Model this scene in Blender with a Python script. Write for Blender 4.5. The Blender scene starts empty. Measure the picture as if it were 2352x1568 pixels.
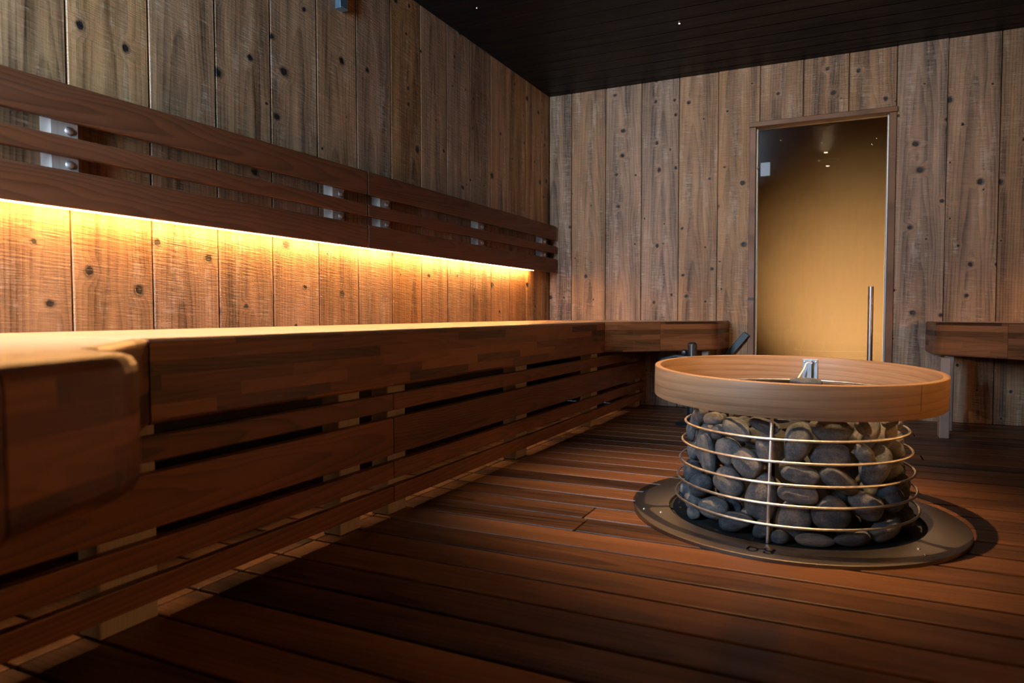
import bpy, bmesh, math, random
from mathutils import Vector, Matrix
random.seed(7)
sc = bpy.context.scene
COL = sc.collection
PI = math.pi

# ------------------------------------------------------------------ helpers
class MB:
    """collects shapes (with board coordinates for the grain) and links them as one mesh"""
    def __init__(s):
        s.v = []; s.f = []; s.bc = []; s.rn = []; s.sm = []; s.mi = []
    def add(s, verts, faces, bcs, rnd, smooth=False, mi=0):
        b = len(s.v)
        s.v += [tuple(x) for x in verts]
        s.f += [tuple(b + i for i in f) for f in faces]
        s.bc += [tuple(x) for x in bcs]
        s.rn += [rnd] * len(verts)
        s.sm += [smooth] * len(faces)
        s.mi += [mi] * len(faces)
    def board(s, c, size, ax, bev=0.003, rnd=None, seg=1, mi=0):
        """board centred at c; size=(len,width,thick); ax = 3 world unit vectors for (len,width,thick)"""
        if rnd is None: rnd = random.random()
        bm = bmesh.new()
        bmesh.ops.create_cube(bm, size=1.0)
        bmesh.ops.scale(bm, vec=size, verts=bm.verts)
        if bev > 0:
            bmesh.ops.bevel(bm, geom=list(bm.edges), offset=min(bev, min(size) * .45), segments=seg, affect='EDGES', profile=.5)
        bmesh.ops.recalc_face_normals(bm, faces=bm.faces)
        a, b, d = [Vector(x) for x in ax]
        c = Vector(c)
        flip = a.cross(b).dot(d) < 0
        vs = [c + a * v.co.x + b * v.co.y + d * v.co.z for v in bm.verts]
        bm.verts.index_update()
        fs = [[v.index for v in f.verts] for f in bm.faces]
        if flip: fs = [f[::-1] for f in fs]
        s.add(vs, fs, [v.co[:] for v in bm.verts], rnd, mi=mi)
        bm.free()
    def box(s, x0, x1, y0, y1, z0, z1, bev=.003, axis=None, rnd=None, seg=1, mi=0):
        d = [x1 - x0, y1 - y0, z1 - z0]
        e = [Vector((1, 0, 0)), Vector((0, 1, 0)), Vector((0, 0, 1))]
        o = sorted(range(3), key=lambda i: -d[i]) if axis is None else [axis] + sorted([i for i in range(3) if i != axis], key=lambda i: -d[i])
        s.board(((x0 + x1) / 2, (y0 + y1) / 2, (z0 + z1) / 2), [d[i] for i in o], [e[i] for i in o], bev, rnd, seg, mi)
    def tube(s, pts, r, n=10, closed=False, rnd=.5, cap=True):
        pts = [Vector(p) for p in pts]; N = len(pts); vs = []; fs = []; bc = []
        up = None; L = 0
        for i, p in enumerate(pts):
            a = pts[(i - 1) % N] if (closed or i > 0) else p
            b = pts[(i + 1) % N] if (closed or i < N - 1) else p
            t = (b - a).normalized()
            if up is None:
                up = Vector((0, 0, 1)) if abs(t.z) < .9 else Vector((1, 0, 0))
            x = t.cross(up).normalized(); y = x.cross(t).normalized(); up = y
            rr = r(i) if callable(r) else r
            for k in range(n):
                q = 2 * PI * k / n
                vs.append(p + x * math.cos(q) * rr + y * math.sin(q) * rr); bc.append((L, q * rr, 0))
            L += (pts[(i + 1) % N] - p).length
        M = N if closed else N - 1
        for i in range(M):
            j = (i + 1) % N
            for k in range(n):
                l = (k + 1) % n
                fs.append((i * n + k, i * n + l, j * n + l, j * n + k))
        if not closed and cap:
            fs.append(tuple(range(n - 1, -1, -1))); fs.append(tuple((N - 1) * n + k for k in range(n)))
        s.add(vs, [f[::-1] for f in fs], bc, rnd, True)
    def lathe(s, prof, c, n=64, closed=True, rnd=.5, M=None, a0=0, a1=2 * PI):
        """profile of (r,z) turned about the vertical through c"""
        vs = []; fs = []; bc = []; full = abs(a1 - a0 - 2 * PI) < 1e-6
        K = len(prof); NN = n if full else n + 1
        for i in range(NN):
            t = a0 + (a1 - a0) * i / n
            for (r, z) in prof:
                v = Vector((r * math.cos(t), r * math.sin(t), z))
                if M is not None: v = M @ v
                vs.append(v + Vector(c)); bc.append((t * max(r, .05), z, r))
        for i in range(n):
            j = (i + 1) % NN
            for k in range(K if closed else K - 1):
                l = (k + 1) % K
                fs.append((i * K + k, j * K + k, j * K + l, i * K + l))
        s.add(vs, fs, bc, rnd, True)
    def prism(s, poly, z0, z1, rnd=.5, grain=0):
        """horizontal polygon slab; grain axis 0=x 1=y"""
        n = len(poly)
        vs = [(x, y, z0) for x, y in poly] + [(x, y, z1) for x, y in poly]
        bc = [((y, x, z) if grain else (x, y, z)) for x, y, z in vs]
        ar = sum(poly[i][0] * poly[(i + 1) % n][1] - poly[(i + 1) % n][0] * poly[i][1] for i in range(n))
        fs = [tuple(range(n - 1, -1, -1)), tuple(range(n, 2 * n))] + [(i, (i + 1) % n, n + (i + 1) % n, n + i) for i in range(n)]
        if ar < 0: fs = [f[::-1] for f in fs]
        s.add(vs, fs, bc, rnd)
    def sweep(s, path, prof, rnd=.5, side=1):
        """closed profile (n,z) swept along a plan polyline; n is measured to the right of travel * side"""
        P = [Vector((x, y)) for x, y in path]; N = len(P); K = len(prof); vs = []; bc = []; fs = []; L = 0
        for i, p in enumerate(P):
            d0 = (p - P[i - 1]).normalized() if i > 0 else (P[1] - p).normalized()
            d1 = (P[i + 1] - p).normalized() if i < N - 1 else d0
            n0 = Vector((d0.y, -d0.x)); n1 = Vector((d1.y, -d1.x))
            m = (n0 + n1); m = m / max(m.length_squared, .3) * 2
            for (a, z) in prof:
                q = p + m * a * side
                vs.append((q.x, q.y, z)); bc.append((L, z, a))
            if i < N - 1: L += (P[i + 1] - p).length
        for i in range(N - 1):
            for k in range(K):
                l = (k + 1) % K
                fs.append((i * K + k, i * K + l, (i + 1) * K + l, (i + 1) * K + k))
        fs.append(tuple(range(K - 1, -1, -1))); fs.append(tuple((N - 1) * K + k for k in range(K)))
        if side > 0: fs = [f[::-1] for f in fs]
        s.add(vs, fs, bc, rnd)
    def build(s, name, mats, parent=None, origin=None):
        me = bpy.data.meshes.new(name)
        o = Vector(origin) if origin else Vector((0, 0, 0))
        me.from_pydata([Vector(v) - o for v in s.v], [], s.f)
        A = me.attributes.new('bc', 'FLOAT_VECTOR', 'POINT'); A.data.foreach_set('vector', [x for v in s.bc for x in v])
        B = me.attributes.new('rnd', 'FLOAT', 'POINT'); B.data.foreach_set('value', s.rn)
        me.polygons.foreach_set('use_smooth', s.sm)
        for m in (mats if isinstance(mats, (list, tuple)) else [mats]): me.materials.append(m)
        me.polygons.foreach_set('material_index', s.mi)
        bm = bmesh.new(); bm.from_mesh(me); bmesh.ops.recalc_face_normals(bm, faces=bm.faces); bm.to_mesh(me); bm.free()
        me.update()
        if any(s.sm): me.set_sharp_from_angle(angle=math.radians(40))
        ob = bpy.data.objects.new(name, me); COL.objects.link(ob)
        ob.location = o
        if parent is not None:
            ob.parent = parent; ob.matrix_parent_inverse = Matrix.Identity(4)
            ob.location = o - world_loc(parent)
        return ob

def world_loc(o):
    l = Vector((0, 0, 0))
    while o is not None:
        l += o.location; o = o.parent
    return l

def tag(o, label, cat, group=None, kind=None):
    if label: o['label'] = label
    if cat: o['category'] = cat
    if group: o['group'] = group
    if kind: o['kind'] = kind
    return o

def empty(name, loc, label, cat, group=None):
    o = bpy.data.objects.new(name, None); o.location = loc; o.empty_display_size = .05
    COL.objects.link(o)
    return tag(o, label, cat, group)

def structure(o, label=None):
    o['kind'] = 'structure'
    if label: o['label'] = label
    return o

def arc_corner(path, r, seg=6):
    """round the inner vertices of a plan polyline"""
    out = [path[0]]
    for i in range(1, len(path) - 1):
        p = Vector(path[i]); a = (Vector(path[i - 1]) - p); b = (Vector(path[i + 1]) - p)
        la, lb = a.length, b.length; a.normalize(); b.normalize()
        d = min(r[i] if isinstance(r, dict) and i in r else (0 if isinstance(r, dict) else r), la * .45, lb * .45)
        if d <= 0: out.append(tuple(p)); continue
        p0 = p + a * d; p2 = p + b * d
        for k in range(seg + 1):
            t = k / seg
            q = p0 * (1 - t) ** 2 + p * 2 * t * (1 - t) + p2 * t * t
            out.append((q.x, q.y))
    out.append(path[-1])
    return out

# ------------------------------------------------------------------ node helpers
class NT:
    def __init__(s, name):
        s.m = bpy.data.materials.new(name); s.m.use_nodes = True
        s.t = s.m.node_tree; s.t.nodes.clear()
    def n(s, typ, **kw):
        nd = s.t.nodes.new(typ)
        for k, v in kw.items(): setattr(nd, k, v)
        return nd
    def link(s, a, b): s.t.links.new(a, b)
    def val(s, inp, x):
        if hasattr(x, 'is_linked') or hasattr(x, 'links'): s.link(x, inp)
        else: inp.default_value = x
    def math(s, op, a, b=0.0, c=0.0, clamp=False):
        nd = s.n('ShaderNodeMath', operation=op); nd.use_clamp = clamp
        s.val(nd.inputs[0], a); s.val(nd.inputs[1], b)
        if len(nd.inputs) > 2: s.val(nd.inputs[2], c)
        return nd.outputs[0]
    def comb(s, x, y, z):
        nd = s.n('ShaderNodeCombineXYZ'); s.val(nd.inputs[0], x); s.val(nd.inputs[1], y); s.val(nd.inputs[2], z); return nd.outputs[0]
    def noise(s, vec, scale=1.0, detail=2.0, rough=.5, dist=0.0, col=False):
        nd = s.n('ShaderNodeTexNoise'); s.link(vec, nd.inputs['Vector'])
        nd.inputs['Scale'].default_value = scale; nd.inputs['Detail'].default_value = detail
        nd.inputs['Roughness'].default_value = rough; nd.inputs['Distortion'].default_value = dist
        return nd.outputs['Color' if col else 0]
    def ramp(s, fac, stops, interp='LINEAR'):
        nd = s.n('ShaderNodeValToRGB'); cr = nd.color_ramp; cr.interpolation = interp
        while len(cr.elements) < len(stops): cr.elements.new(.5)
        for e, (p, c) in zip(cr.elements, stops):
            e.position = p; e.color = (*c, 1) if len(c) == 3 else c
        s.val(nd.inputs[0], fac); return nd.outputs[0]
    def mapr(s, x, a, b, c, d, smooth=False):
        nd = s.n('ShaderNodeMapRange'); nd.interpolation_type = 'SMOOTHSTEP' if smooth else 'LINEAR'; nd.clamp = True
        s.val(nd.inputs[0], x)
        for i, v in zip((1, 2, 3, 4), (a, b, c, d)): s.val(nd.inputs[i], v)
        return nd.outputs[0]
    def mix(s, fac, a, b, blend='MIX'):
        nd = s.n('ShaderNodeMix', data_type='RGBA', blend_type=blend)
        s.val(nd.inputs[0], fac)
        for i, x in ((6, a), (7, b)):
            if isinstance(x, tuple): nd.inputs[i].default_value = (*x, 1) if len(x) == 3 else x
            else: s.link(x, nd.inputs[i])
        return nd.outputs[2]
    def bump(s, h, strength, dist, normal=None):
        nd = s.n('ShaderNodeBump'); nd.inputs['Strength'].default_value = strength; nd.inputs['Distance'].default_value = dist
        s.link(h, nd.inputs['Height'])
        if normal is not None: s.link(normal, nd.inputs['Normal'])
        return nd.outputs[0]
    def principled(s, color, rough=.5, metal=0.0, normal=None, spec=.5, coat=0.0, coat_rough=.2, aniso=0.0):
        b = s.n('ShaderNodeBsdfPrincipled')
        if isinstance(color, tuple): b.inputs['Base Color'].default_value = (*color, 1)
        else: s.link(color, b.inputs['Base Color'])
        s.val(b.inputs['Roughness'], rough); s.val(b.inputs['Metallic'], metal)
        b.inputs['Specular IOR Level'].default_value = spec
        if coat: b.inputs['Coat Weight'].default_value = coat; b.inputs['Coat Roughness'].default_value = coat_rough
        if aniso: b.inputs['Anisotropic'].default_value = aniso
        if normal is not None: s.link(normal, b.inputs['Normal'])
        o = s.n('ShaderNodeOutputMaterial'); s.link(b.outputs[0], o.inputs[0])
        return b

def wood(name, dark, light, knot=(.03, .02, .015), knots=0.0, ring=.006, ring_amt=.6, saw=0.0, vary=.35, rough=(.4, .6),
         spec=.5, blotch=.35, fiber=.3, stave=None, bump=.3, knot_size=1.0, bumpdist=.002, hue=0.0, coat=0, pale_sheen=0, bv=14):
    N = NT(name)
    at = N.n('ShaderNodeAttribute', attribute_name='bc'); ar = N.n('ShaderNodeAttribute', attribute_name='rnd')
    sep = N.n('ShaderNodeSeparateXYZ'); N.link(at.outputs['Vector'], sep.inputs[0])
    u, v, w = sep.outputs; r = ar.outputs['Fac']
    if stave:
        hgt, ln = stave
        row = N.math('FLOOR', N.math('DIVIDE', v, hgt))
        wr = N.n('ShaderNodeTexWhiteNoise', noise_dimensions='2D'); N.link(N.comb(row, N.math('MULTIPLY', r, 91.7), 0), wr.inputs[0])
        uu = N.math('ADD', u, N.math('MULTIPLY', wr.outputs[0], 7.3))
        cell = N.math('FLOOR', N.math('DIVIDE', uu, ln))
        wc = N.n('ShaderNodeTexWhiteNoise', noise_dimensions='3D'); N.link(N.comb(row, cell, N.math('MULTIPLY', r, 57.1)), wc.inputs[0])
        r = wc.outputs[0]
        v = N.math('SUBTRACT', v, N.math('MULTIPLY', row, hgt))
    ou = N.math('ADD', u, N.math('MULTIPLY', r, 41.3)); ov = N.math('ADD', v, N.math('MULTIPLY', r, 23.7)); ow = N.math('ADD', w, N.math('MULTIPLY', r, 11.1))
    # slow wobble of the log
    wob = N.noise(N.comb(N.math('MULTIPLY', ou, 1.6), N.math('MULTIPLY', ov, 7), ow), 1, 2, .5)
    wob = N.math('SUBTRACT', wob, .5)
    rad_bump = None
    kmask = None
    if knots > 0:
        vo = N.n('ShaderNodeTexVoronoi', voronoi_dimensions='2D'); vo.inputs['Scale'].default_value = 1
        kv = N.comb(N.math('MULTIPLY', ou, 5.4), N.math('MULTIPLY', ov, N.math('ADD', 4.2, N.math('MULTIPLY', r, 2.6))), 0); N.link(kv, vo.inputs['Vector'])
        d = vo.outputs['Distance']; cs = N.n('ShaderNodeSeparateColor'); N.link(vo.outputs['Color'], cs.inputs[0])
        exist = N.math('LESS_THAN', cs.outputs[0], knots)
        kr = N.math('ADD', N.math('MULTIPLY', N.math('POWER', cs.outputs[1], 1.6), .075 * knot_size), .026 * knot_size)
        kn = N.noise(N.comb(N.math('MULTIPLY', ou, 60), N.math('MULTIPLY', ov, 60), 0), 1, 2, .6)
        dn = N.math('ADD', d, N.math('MULTIPLY', N.math('SUBTRACT', kn, .5), .07))
        t = N.math('DIVIDE', dn, kr)
        kmask = N.math('MULTIPLY', N.mapr(t, .75, 1.15, 1, 0, True), exist)
        kring = N.math('MULTIPLY', N.mapr(t, 1.0, 1.9, 1, 0, True), exist)
        halo = N.math('MULTIPLY', N.mapr(t, .5, 5.5, 1, 0, True), exist)
        rad_bump = N.math('MULTIPLY', N.mapr(t, 0, 4.5, .022, 0, True), exist)
    # distance from the tilted heart of the log -> year rings
    v0 = N.math('MULTIPLY', N.math('SUBTRACT', N.math('FRACT', N.math('MULTIPLY', r, 7.77)), .5), .16)
    w0 = N.math('ADD', N.math('ADD', .05, N.math('MULTIPLY', N.math('FRACT', N.math('MULTIPLY', r, 3.31)), .06)), N.math('MULTIPLY', u, .03))
    dv = N.math('ADD', N.math('SUBTRACT', v, v0), N.math('MULTIPLY', wob, .05))
    rad = N.math('SQRT', N.math('ADD', N.math('MULTIPLY', dv, dv), N.math('MULTIPLY', w0, w0)))
    rad = N.math('ADD', rad, N.math('MULTIPLY', wob, .03))
    if rad_bump is not None: rad = N.math('ADD', rad, rad_bump)
    ph = N.math('FRACT', N.math('DIVIDE', rad, ring))
    rg = N.math('POWER', ph, 2.2)
    rg = N.math('MULTIPLY', rg, N.mapr(ph, .9, 1.0, 1, 0))
    fib = N.noise(N.comb(N.math('MULTIPLY', ou, 9), N.math('MULTIPLY', ov, 420), ow), 1, 2, .6)
    blo = N.noise(N.comb(N.math('MULTIPLY', ou, 1.1), N.math('MULTIPLY', ov, bv), N.math('MULTIPLY', r, 30)), 1, 3, .55)
    f = N.math('SUBTRACT', .62, N.math('MULTIPLY', rg, ring_amt))
    f = N.math('ADD', f, N.math('MULTIPLY', N.math('SUBTRACT', fib, .5), fiber))
    f = N.math('ADD', f, N.math('MULTIPLY', N.math('SUBTRACT', blo, .5), blotch * 2.2))
    f = N.math('ADD', f, N.math('MULTIPLY', N.math('SUBTRACT', N.math('FRACT', N.math('MULTIPLY', r, 13.13)), .5), vary), clamp=True)
    if saw > 0:
        sw = N.noise(N.comb(N.math('ADD', N.math('MULTIPLY', ou, 150), N.math('MULTIPLY', ov, 11)), N.math('MULTIPLY', ov, 11), r), 1, 3, .75)
        sw2 = N.math('SUBTRACT', sw, .5)
        f = N.math('ADD', f, N.math('MULTIPLY', sw2, .42 * saw), clamp=True)
    c = N.mix(f, dark, light)
    if pale_sheen:  # whitish gloss patches of the boards, mixed into the base colour
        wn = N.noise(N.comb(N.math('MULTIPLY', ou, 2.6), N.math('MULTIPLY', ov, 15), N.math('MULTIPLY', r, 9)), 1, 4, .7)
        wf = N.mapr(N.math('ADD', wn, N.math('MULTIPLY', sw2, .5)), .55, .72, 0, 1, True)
        c = N.mix(N.math('MULTIPLY', wf, pale_sheen), c, (.52, .42, .32))
    if hue:
        hs = N.n('ShaderNodeHueSaturation'); N.link(c, hs.inputs['Color'])
        N.val(hs.inputs['Saturation'], N.mapr(N.math('FRACT', N.math('MULTIPLY', r, 5.9)), 0, 1, 1 - hue, 1 + hue))
        c = hs.outputs[0]
    if kmask is not None:
        c = N.mix(N.math('MULTIPLY', halo, .35), c, tuple(x * .8 + y * .2 for x, y in zip(light, dark)))
        c = N.mix(N.math('MULTIPLY', kring, .65), c, tuple(x * .45 for x in dark))
        c = N.mix(kmask, c, knot)
    rn = N.noise(N.comb(N.math('MULTIPLY', ou, 3), N.math('MULTIPLY', ov, 22), ow), 1, 2, .5)
    ro = N.mapr(rn, .3, .7, rough[0], rough[1])
    hgt_ = N.math('MULTIPLY', fib, .35)
    if saw > 0: hgt_ = N.math('ADD', hgt_, N.math('MULTIPLY', sw, 1.3 * saw))
    hgt_ = N.math('SUBTRACT', hgt_, N.math('MULTIPLY', rg, .06))
    if kmask is not None: hgt_ = N.math('ADD', hgt_, N.math('MULTIPLY', N.math('SUBTRACT', halo, N.math('MULTIPLY', kmask, 1.2)), .5))
    nrm = N.bump(hgt_, bump, bumpdist) if bump else None
    N.principled(c, ro, 0, nrm, spec, coat)
    return N.m

def plain(name, color, rough=.5, metal=0.0, nscale=None, namp=.08, spec=.5, bump=0, stretch=(1, 1, 1), aniso=0):
    N = NT(name)
    co = N.n('ShaderNodeTexCoord'); mp = N.n('ShaderNodeMapping'); N.link(co.outputs['Object'], mp.inputs[0])
    mp.inputs['Scale'].default_value = stretch
    x = N.noise(mp.outputs[0], nscale or 40, 3, .55)
    lo = tuple(max(0, k * (1 - namp * 2)) for k in color); hi = tuple(min(1, k * (1 + namp * 2)) for k in color)
    c = N.mix(x, lo, hi)
    r = N.mapr(x, .3, .7, max(.02, rough - .06), min(1, rough + .06))
    nr = N.bump(x, bump, .001) if bump else None
    N.principled(c, r, metal, nr, spec, aniso=aniso)
    return N.m

def emit(name, color, strength):
    N = NT(name); e = N.n('ShaderNodeEmission'); e.inputs[0].default_value = (*color, 1); e.inputs[1].default_value = strength
    o = N.n('ShaderNodeOutputMaterial'); N.link(e.outputs[0], o.inputs[0]); return N.m

def stone_mat():
    N = NT('sauna_stone')
    co = N.n('ShaderNodeTexCoord'); oi = N.n('ShaderNodeObjectInfo')
    mp = N.n('ShaderNodeVectorMath', operation='ADD'); N.link(co.outputs['Object'], mp.inputs[0])
    cx = N.comb(N.math('MULTIPLY', oi.outputs['Random'], 37.0), N.math('MULTIPLY', oi.outputs['Random'], 11.0), 0); N.link(cx, mp.inputs[1])
    a = N.noise(mp.outputs[0], 1.3, 4, .6); b = N.noise(mp.outputs[0], 11, 5, .8)
    f = N.math('ADD', N.math('MULTIPLY', a, .7), N.math('MULTIPLY', b, .85)); f = N.math('SUBTRACT', f, .24)
    f = N.math('ADD', f, N.math('MULTIPLY', N.math('SUBTRACT', oi.outputs['Random'], .5), .22), clamp=True)
    c = N.ramp(f, [(.36, STONE[0]), (.54, STONE[1]), (.74, STONE[2])])
    N.principled(c, N.mapr(b, .3, .7, .38, .7), 0, N.bump(N.math('ADD', b, a), .5, .05), .4)
    return N.m

# ------------------------------------------------------------------ palette
STONE = [(.030, .038, .050), (.092, .100, .112), (.25, .215, .185)]
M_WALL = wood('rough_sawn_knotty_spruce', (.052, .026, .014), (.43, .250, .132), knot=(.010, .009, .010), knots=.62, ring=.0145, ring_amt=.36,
              saw=1.25, vary=.30, rough=(.26, .60), spec=.5, blotch=.85, fiber=.45, bump=.75, bumpdist=.0035, hue=.15, knot_size=.9, pale_sheen=.45)
M_CEIL = wood('black_stained_panel', (.0018, .0024, .0034), (.0050, .0060, .0080), ring=.008, saw=.25, vary=.3, rough=(.36, .5), spec=.12, bump=.2)
M_BENCH = wood('heat_treated_bench_wood', (.036, .012, .005), (.19, .066, .025), ring=.009, ring_amt=.5, vary=.35, rough=(.38, .55), spec=.4,
               blotch=.5, fiber=.25, bump=.12)
M_BACK = wood('oiled_backrest_wood', (.034, .012, .005), (.130, .045, .017), ring=.010, ring_amt=.45, vary=.2, rough=(.42, .6), spec=.3,
              blotch=.35, fiber=.2, bump=.12)
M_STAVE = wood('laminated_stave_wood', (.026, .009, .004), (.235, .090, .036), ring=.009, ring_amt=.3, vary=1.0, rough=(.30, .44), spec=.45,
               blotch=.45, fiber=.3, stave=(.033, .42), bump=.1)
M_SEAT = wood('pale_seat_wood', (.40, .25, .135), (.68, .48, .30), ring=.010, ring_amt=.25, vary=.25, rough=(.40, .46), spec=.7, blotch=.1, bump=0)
M_FLOOR = wood('dark_deck_wood', (.019, .0075, .0036), (.175, .070, .028), ring=.014, ring_amt=.35, vary=.6, rough=(.36, .52), spec=.35,
               blotch=.62, fiber=.22, bump=.08, bv=8)
M_POST = wood('pale_raw_timber', (.19, .145, .12), (.34, .275, .235), ring=.006, ring_amt=.3, vary=.2, rough=(.55, .7), spec=.2)
M_RIM = wood('oak_rim', (.125, .066, .033), (.36, .21, .112), ring=.017, ring_amt=.34, vary=.1, rough=(.38, .55), spec=.35, blotch=.55, fiber=.7, bump=.15)
M_FRAME = wood('stained_door_frame', (.080, .034, .014), (.26, .118, .052), ring=.008, ring_amt=.4, knots=.3, knot_size=.5, vary=.2, rough=(.4, .6), spec=.4)
M_STEEL = plain('satin_steel', (.72, .68, .63), .42, 1.0, 60)
def flange_mat():
    N = NT('brushed_steel_flange')
    co = N.n('ShaderNodeTexCoord'); x = N.noise(co.outputs['Object'], 3, 2, .5)
    c = N.mix(x, (.39, .335, .295), (.43, .375, .33))
    b = N.principled(c, .30, 1.0, aniso=.5)
    tg = N.n('ShaderNodeTangent', direction_type='RADIAL', axis='Z'); N.link(tg.outputs[0], b.inputs['Tangent'])
    return N.m
M_FLANGE = flange_mat()
M_HANDLE = plain('dark_bronze_steel', (.42, .40, .39), .38, 1.0, 30)
M_DSTEEL = plain('grey_zinc_plate', (.30, .33, .36), .42, 1.0, 30)
M_BLACK = plain('black_powder_coat', (.012, .017, .022), .38, 0, 50, spec=.5)
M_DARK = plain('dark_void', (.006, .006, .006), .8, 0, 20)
M_SUB = plain('subfloor_black', (.012, .011, .010), .7, 0, 20)
M_STONE = stone_mat()
M_AMBER = plain('amber_plaster', (.62, .46, .25), .7, 0, 6, .03)
M_MARK = plain('black_cut_mark', (.004, .004, .004), .6, 0, 20)
M_CORD = plain('cream_cord', (.75, .66, .52), .6, 0, 40)
M_LED = emit('warm_led', (1, .47, .14), 215)
M_LED2 = emit('warm_led_low', (1, .56, .22), .4)
M_STAR = emit('star_point', (1, .80, .58), 60)
M_SPOT = emit('downlight_lens', (1, .80, .55), 60)

def glass_mat(name, tint):
    N = NT(name)
    tr = N.n('ShaderNodeBsdfTransparent'); tr.inputs[0].default_value = (*tint, 1)
    gl = N.n('ShaderNodeBsdfGlossy'); gl.inputs[0].default_value = (1, 1, 1, 1); gl.inputs['Roughness'].default_value = .0
    fr = N.n('ShaderNodeFresnel'); fr.inputs[0].default_value = 1.55
    mx = N.n('ShaderNodeMixShader'); N.link(fr.outputs[0], mx.inputs[0]); N.link(tr.outputs[0], mx.inputs[1]); N.link(gl.outputs[0], mx.inputs[2])
    o = N.n('ShaderNodeOutputMaterial'); N.link(mx.outputs[0], o.inputs[0]); return N.m
M_GLASS = glass_mat('bronze_tinted_glass', (.66, .62, .54)); M_CLEAR = glass_mat('window_glass', (.95, .97, .97))

X, Y, Z = Vector((1, 0, 0)), Vector((0, 1, 0)), Vector((0, 0, 1))
RW = 4.04          # right wall
HC = 2.426         # ceiling
YN = -5.45         # near wall
DX0, DX1, DZ = 1.535, 2.445, 2.037   # doorway

# ------------------------------------------------------------------ room shell
def lboard(mb, poly, xc, rnd):
    n = len(poly)
    vs = [(x, 0, z) for x, z in poly] + [(x, .02, z) for x, z in poly]
    bc = [(z - HC / 2, x - xc, y) for x, y, z in vs]
    mb.add(vs, [tuple(range(n)), tuple(range(2 * n - 1, n - 1, -1))] + [(i, n + i, n + (i + 1) % n, (i + 1) % n) for i in range(n)], bc, rnd)

m = MB()
wl, ol = .2841, .1599
ys = [0.0] + [-(ol + i * wl) for i in range(0, 19)]
for a, b in zip(ys[:-1], ys[1:]):
    b = max(b, YN)
    if a - b < .02: continue
    m.board((-.010, (a + b) / 2, HC / 2), (HC, a - b - .004, .02), (Z, Y, X), .0035)
m.box(-.06, -.021, YN, .02, 0, HC, 0, rnd=.5, mi=1)
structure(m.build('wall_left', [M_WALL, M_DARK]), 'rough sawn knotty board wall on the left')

m = MB()
wb, ob = .2817, .1904
xs = [0.0] + [ob + i * wb for i in range(0, 14)] + [RW]
for a, b in zip(xs[:-1], xs[1:]):
    segs = []
    if b <= DX0 or a >= DX1: segs = [(a, b, 0, HC)]
    else:
        if a < DX0:
            lboard(m, [(a + .002, 0), (DX0 - .001, 0), (DX0 - .001, DZ + .002), (b - .002, DZ + .002), (b - .002, HC), (a + .002, HC)], (a + b) / 2, random.random()); continue
        elif b > DX1 + .01:
            lboard(m, [(a + .002, DZ + .002), (DX1 + .001, DZ + .002), (DX1 + .001, 0), (b - .002, 0), (b - .002, HC), (a + .002, HC)], (a + b) / 2, random.random()); continue
        else: segs.append((a, b, DZ + .002, HC))
    r = random.random()
    for (p, q, z0, z1) in segs:
        if q - p < .01: continue
        m.board(((p + q) / 2, .010, (z0 + z1) / 2), (z1 - z0, q - p - .004, .02), (Z, X, Y), .0035, rnd=r)
for (p, q, z0, z1) in ((-.06, DX0, 0, HC), (DX1, RW + .06, 0, HC), (DX0, DX1, DZ, HC)):
    m.box(p, q, .021, .11, z0, z1, 0, rnd=.5, mi=1)
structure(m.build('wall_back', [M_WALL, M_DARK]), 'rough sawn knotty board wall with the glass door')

m = MB()
for a, b in zip(ys[:-1], ys[1:]):
    b = max(b, YN)
    if a - b < .02: continue
    m.board((RW + .010, (a + b) / 2, HC / 2), (HC, a - b - .004, .02), (Z, Y, X), .0035)
m.box(RW + .021, RW + .06, YN, .02, 0, HC, 0, rnd=.5, mi=1)
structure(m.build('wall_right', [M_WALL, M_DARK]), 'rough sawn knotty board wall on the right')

NX0, NX1, NB, NZ = .12, .86, .95, 2.22
m = MB()
xx = [0.0] + [ob + i * wb for i in range(0, 14)] + [RW]
for a, b in zip(xx[:-1], xx[1:]):
    for (p, q, z0, z1) in ((a, min(b, NX0), NB, NZ), (max(a, NX1), b, NB, NZ), (a, b, NZ, HC), (a, b, 0, NB)):
        if q - p < .02: continue
        m.board(((p + q) / 2, YN - .010, (z0 + z1) / 2), (z1 - z0, q - p - .004, .02), (Z, X, Y), .0035)
for (p, q, z0, z1) in ((-.06, NX0, 0, HC), (NX1, RW + .06, 0, HC), (NX0, NX1, NZ, HC), (NX0, NX1, 0, NB)):
    m.box(p, q, YN - .10, YN - .021, z0, z1, 0, rnd=.5, mi=1)
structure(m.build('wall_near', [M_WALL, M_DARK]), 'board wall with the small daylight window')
m = MB()
for (p, q, z0, z1) in ((NX0, NX0 + .05, NB, NZ), (NX1 - .05, NX1, NB, NZ), (NX0 + .05, NX1 - .05, NB, NB + .05), (NX0 + .05, NX1 - .05, NZ - .05, NZ)):
    m.box(p, q, YN - .09, YN + .012, z0, z1, .003)
wn = structure(m.build('window_1', M_FRAME), 'framed window in the wall behind the camera')
m = MB(); m.box(NX0 + .05, NX1 - .05, YN - .055, YN - .049, NB + .05, NZ - .05, 0); m.build('window_pane', M_CLEAR, wn)

m = MB()
y = -.08
k = 0
yy = [0.0]
while y > YN: yy.append(y); y -= .157
yy.append(YN)
for a, b in zip(yy[:-1], yy[1:]):
    if a - b < .01: continue
    m.board((RW / 2, (a + b) / 2, HC + .008), (RW, a - b - .005, .016), (X, Y, Z), .003)
m.box(-.06, RW + .06, YN - .1, .11, HC + .004, HC + .05, 0, rnd=.4, mi=1)
structure(m.build('ceiling', [M_CEIL, plain('blue_lit_groove', (.035, .050, .062), .6, 0, 10)]), 'black panelled ceiling')  # blue light caught along the grooves is put into the backing colour

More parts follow.
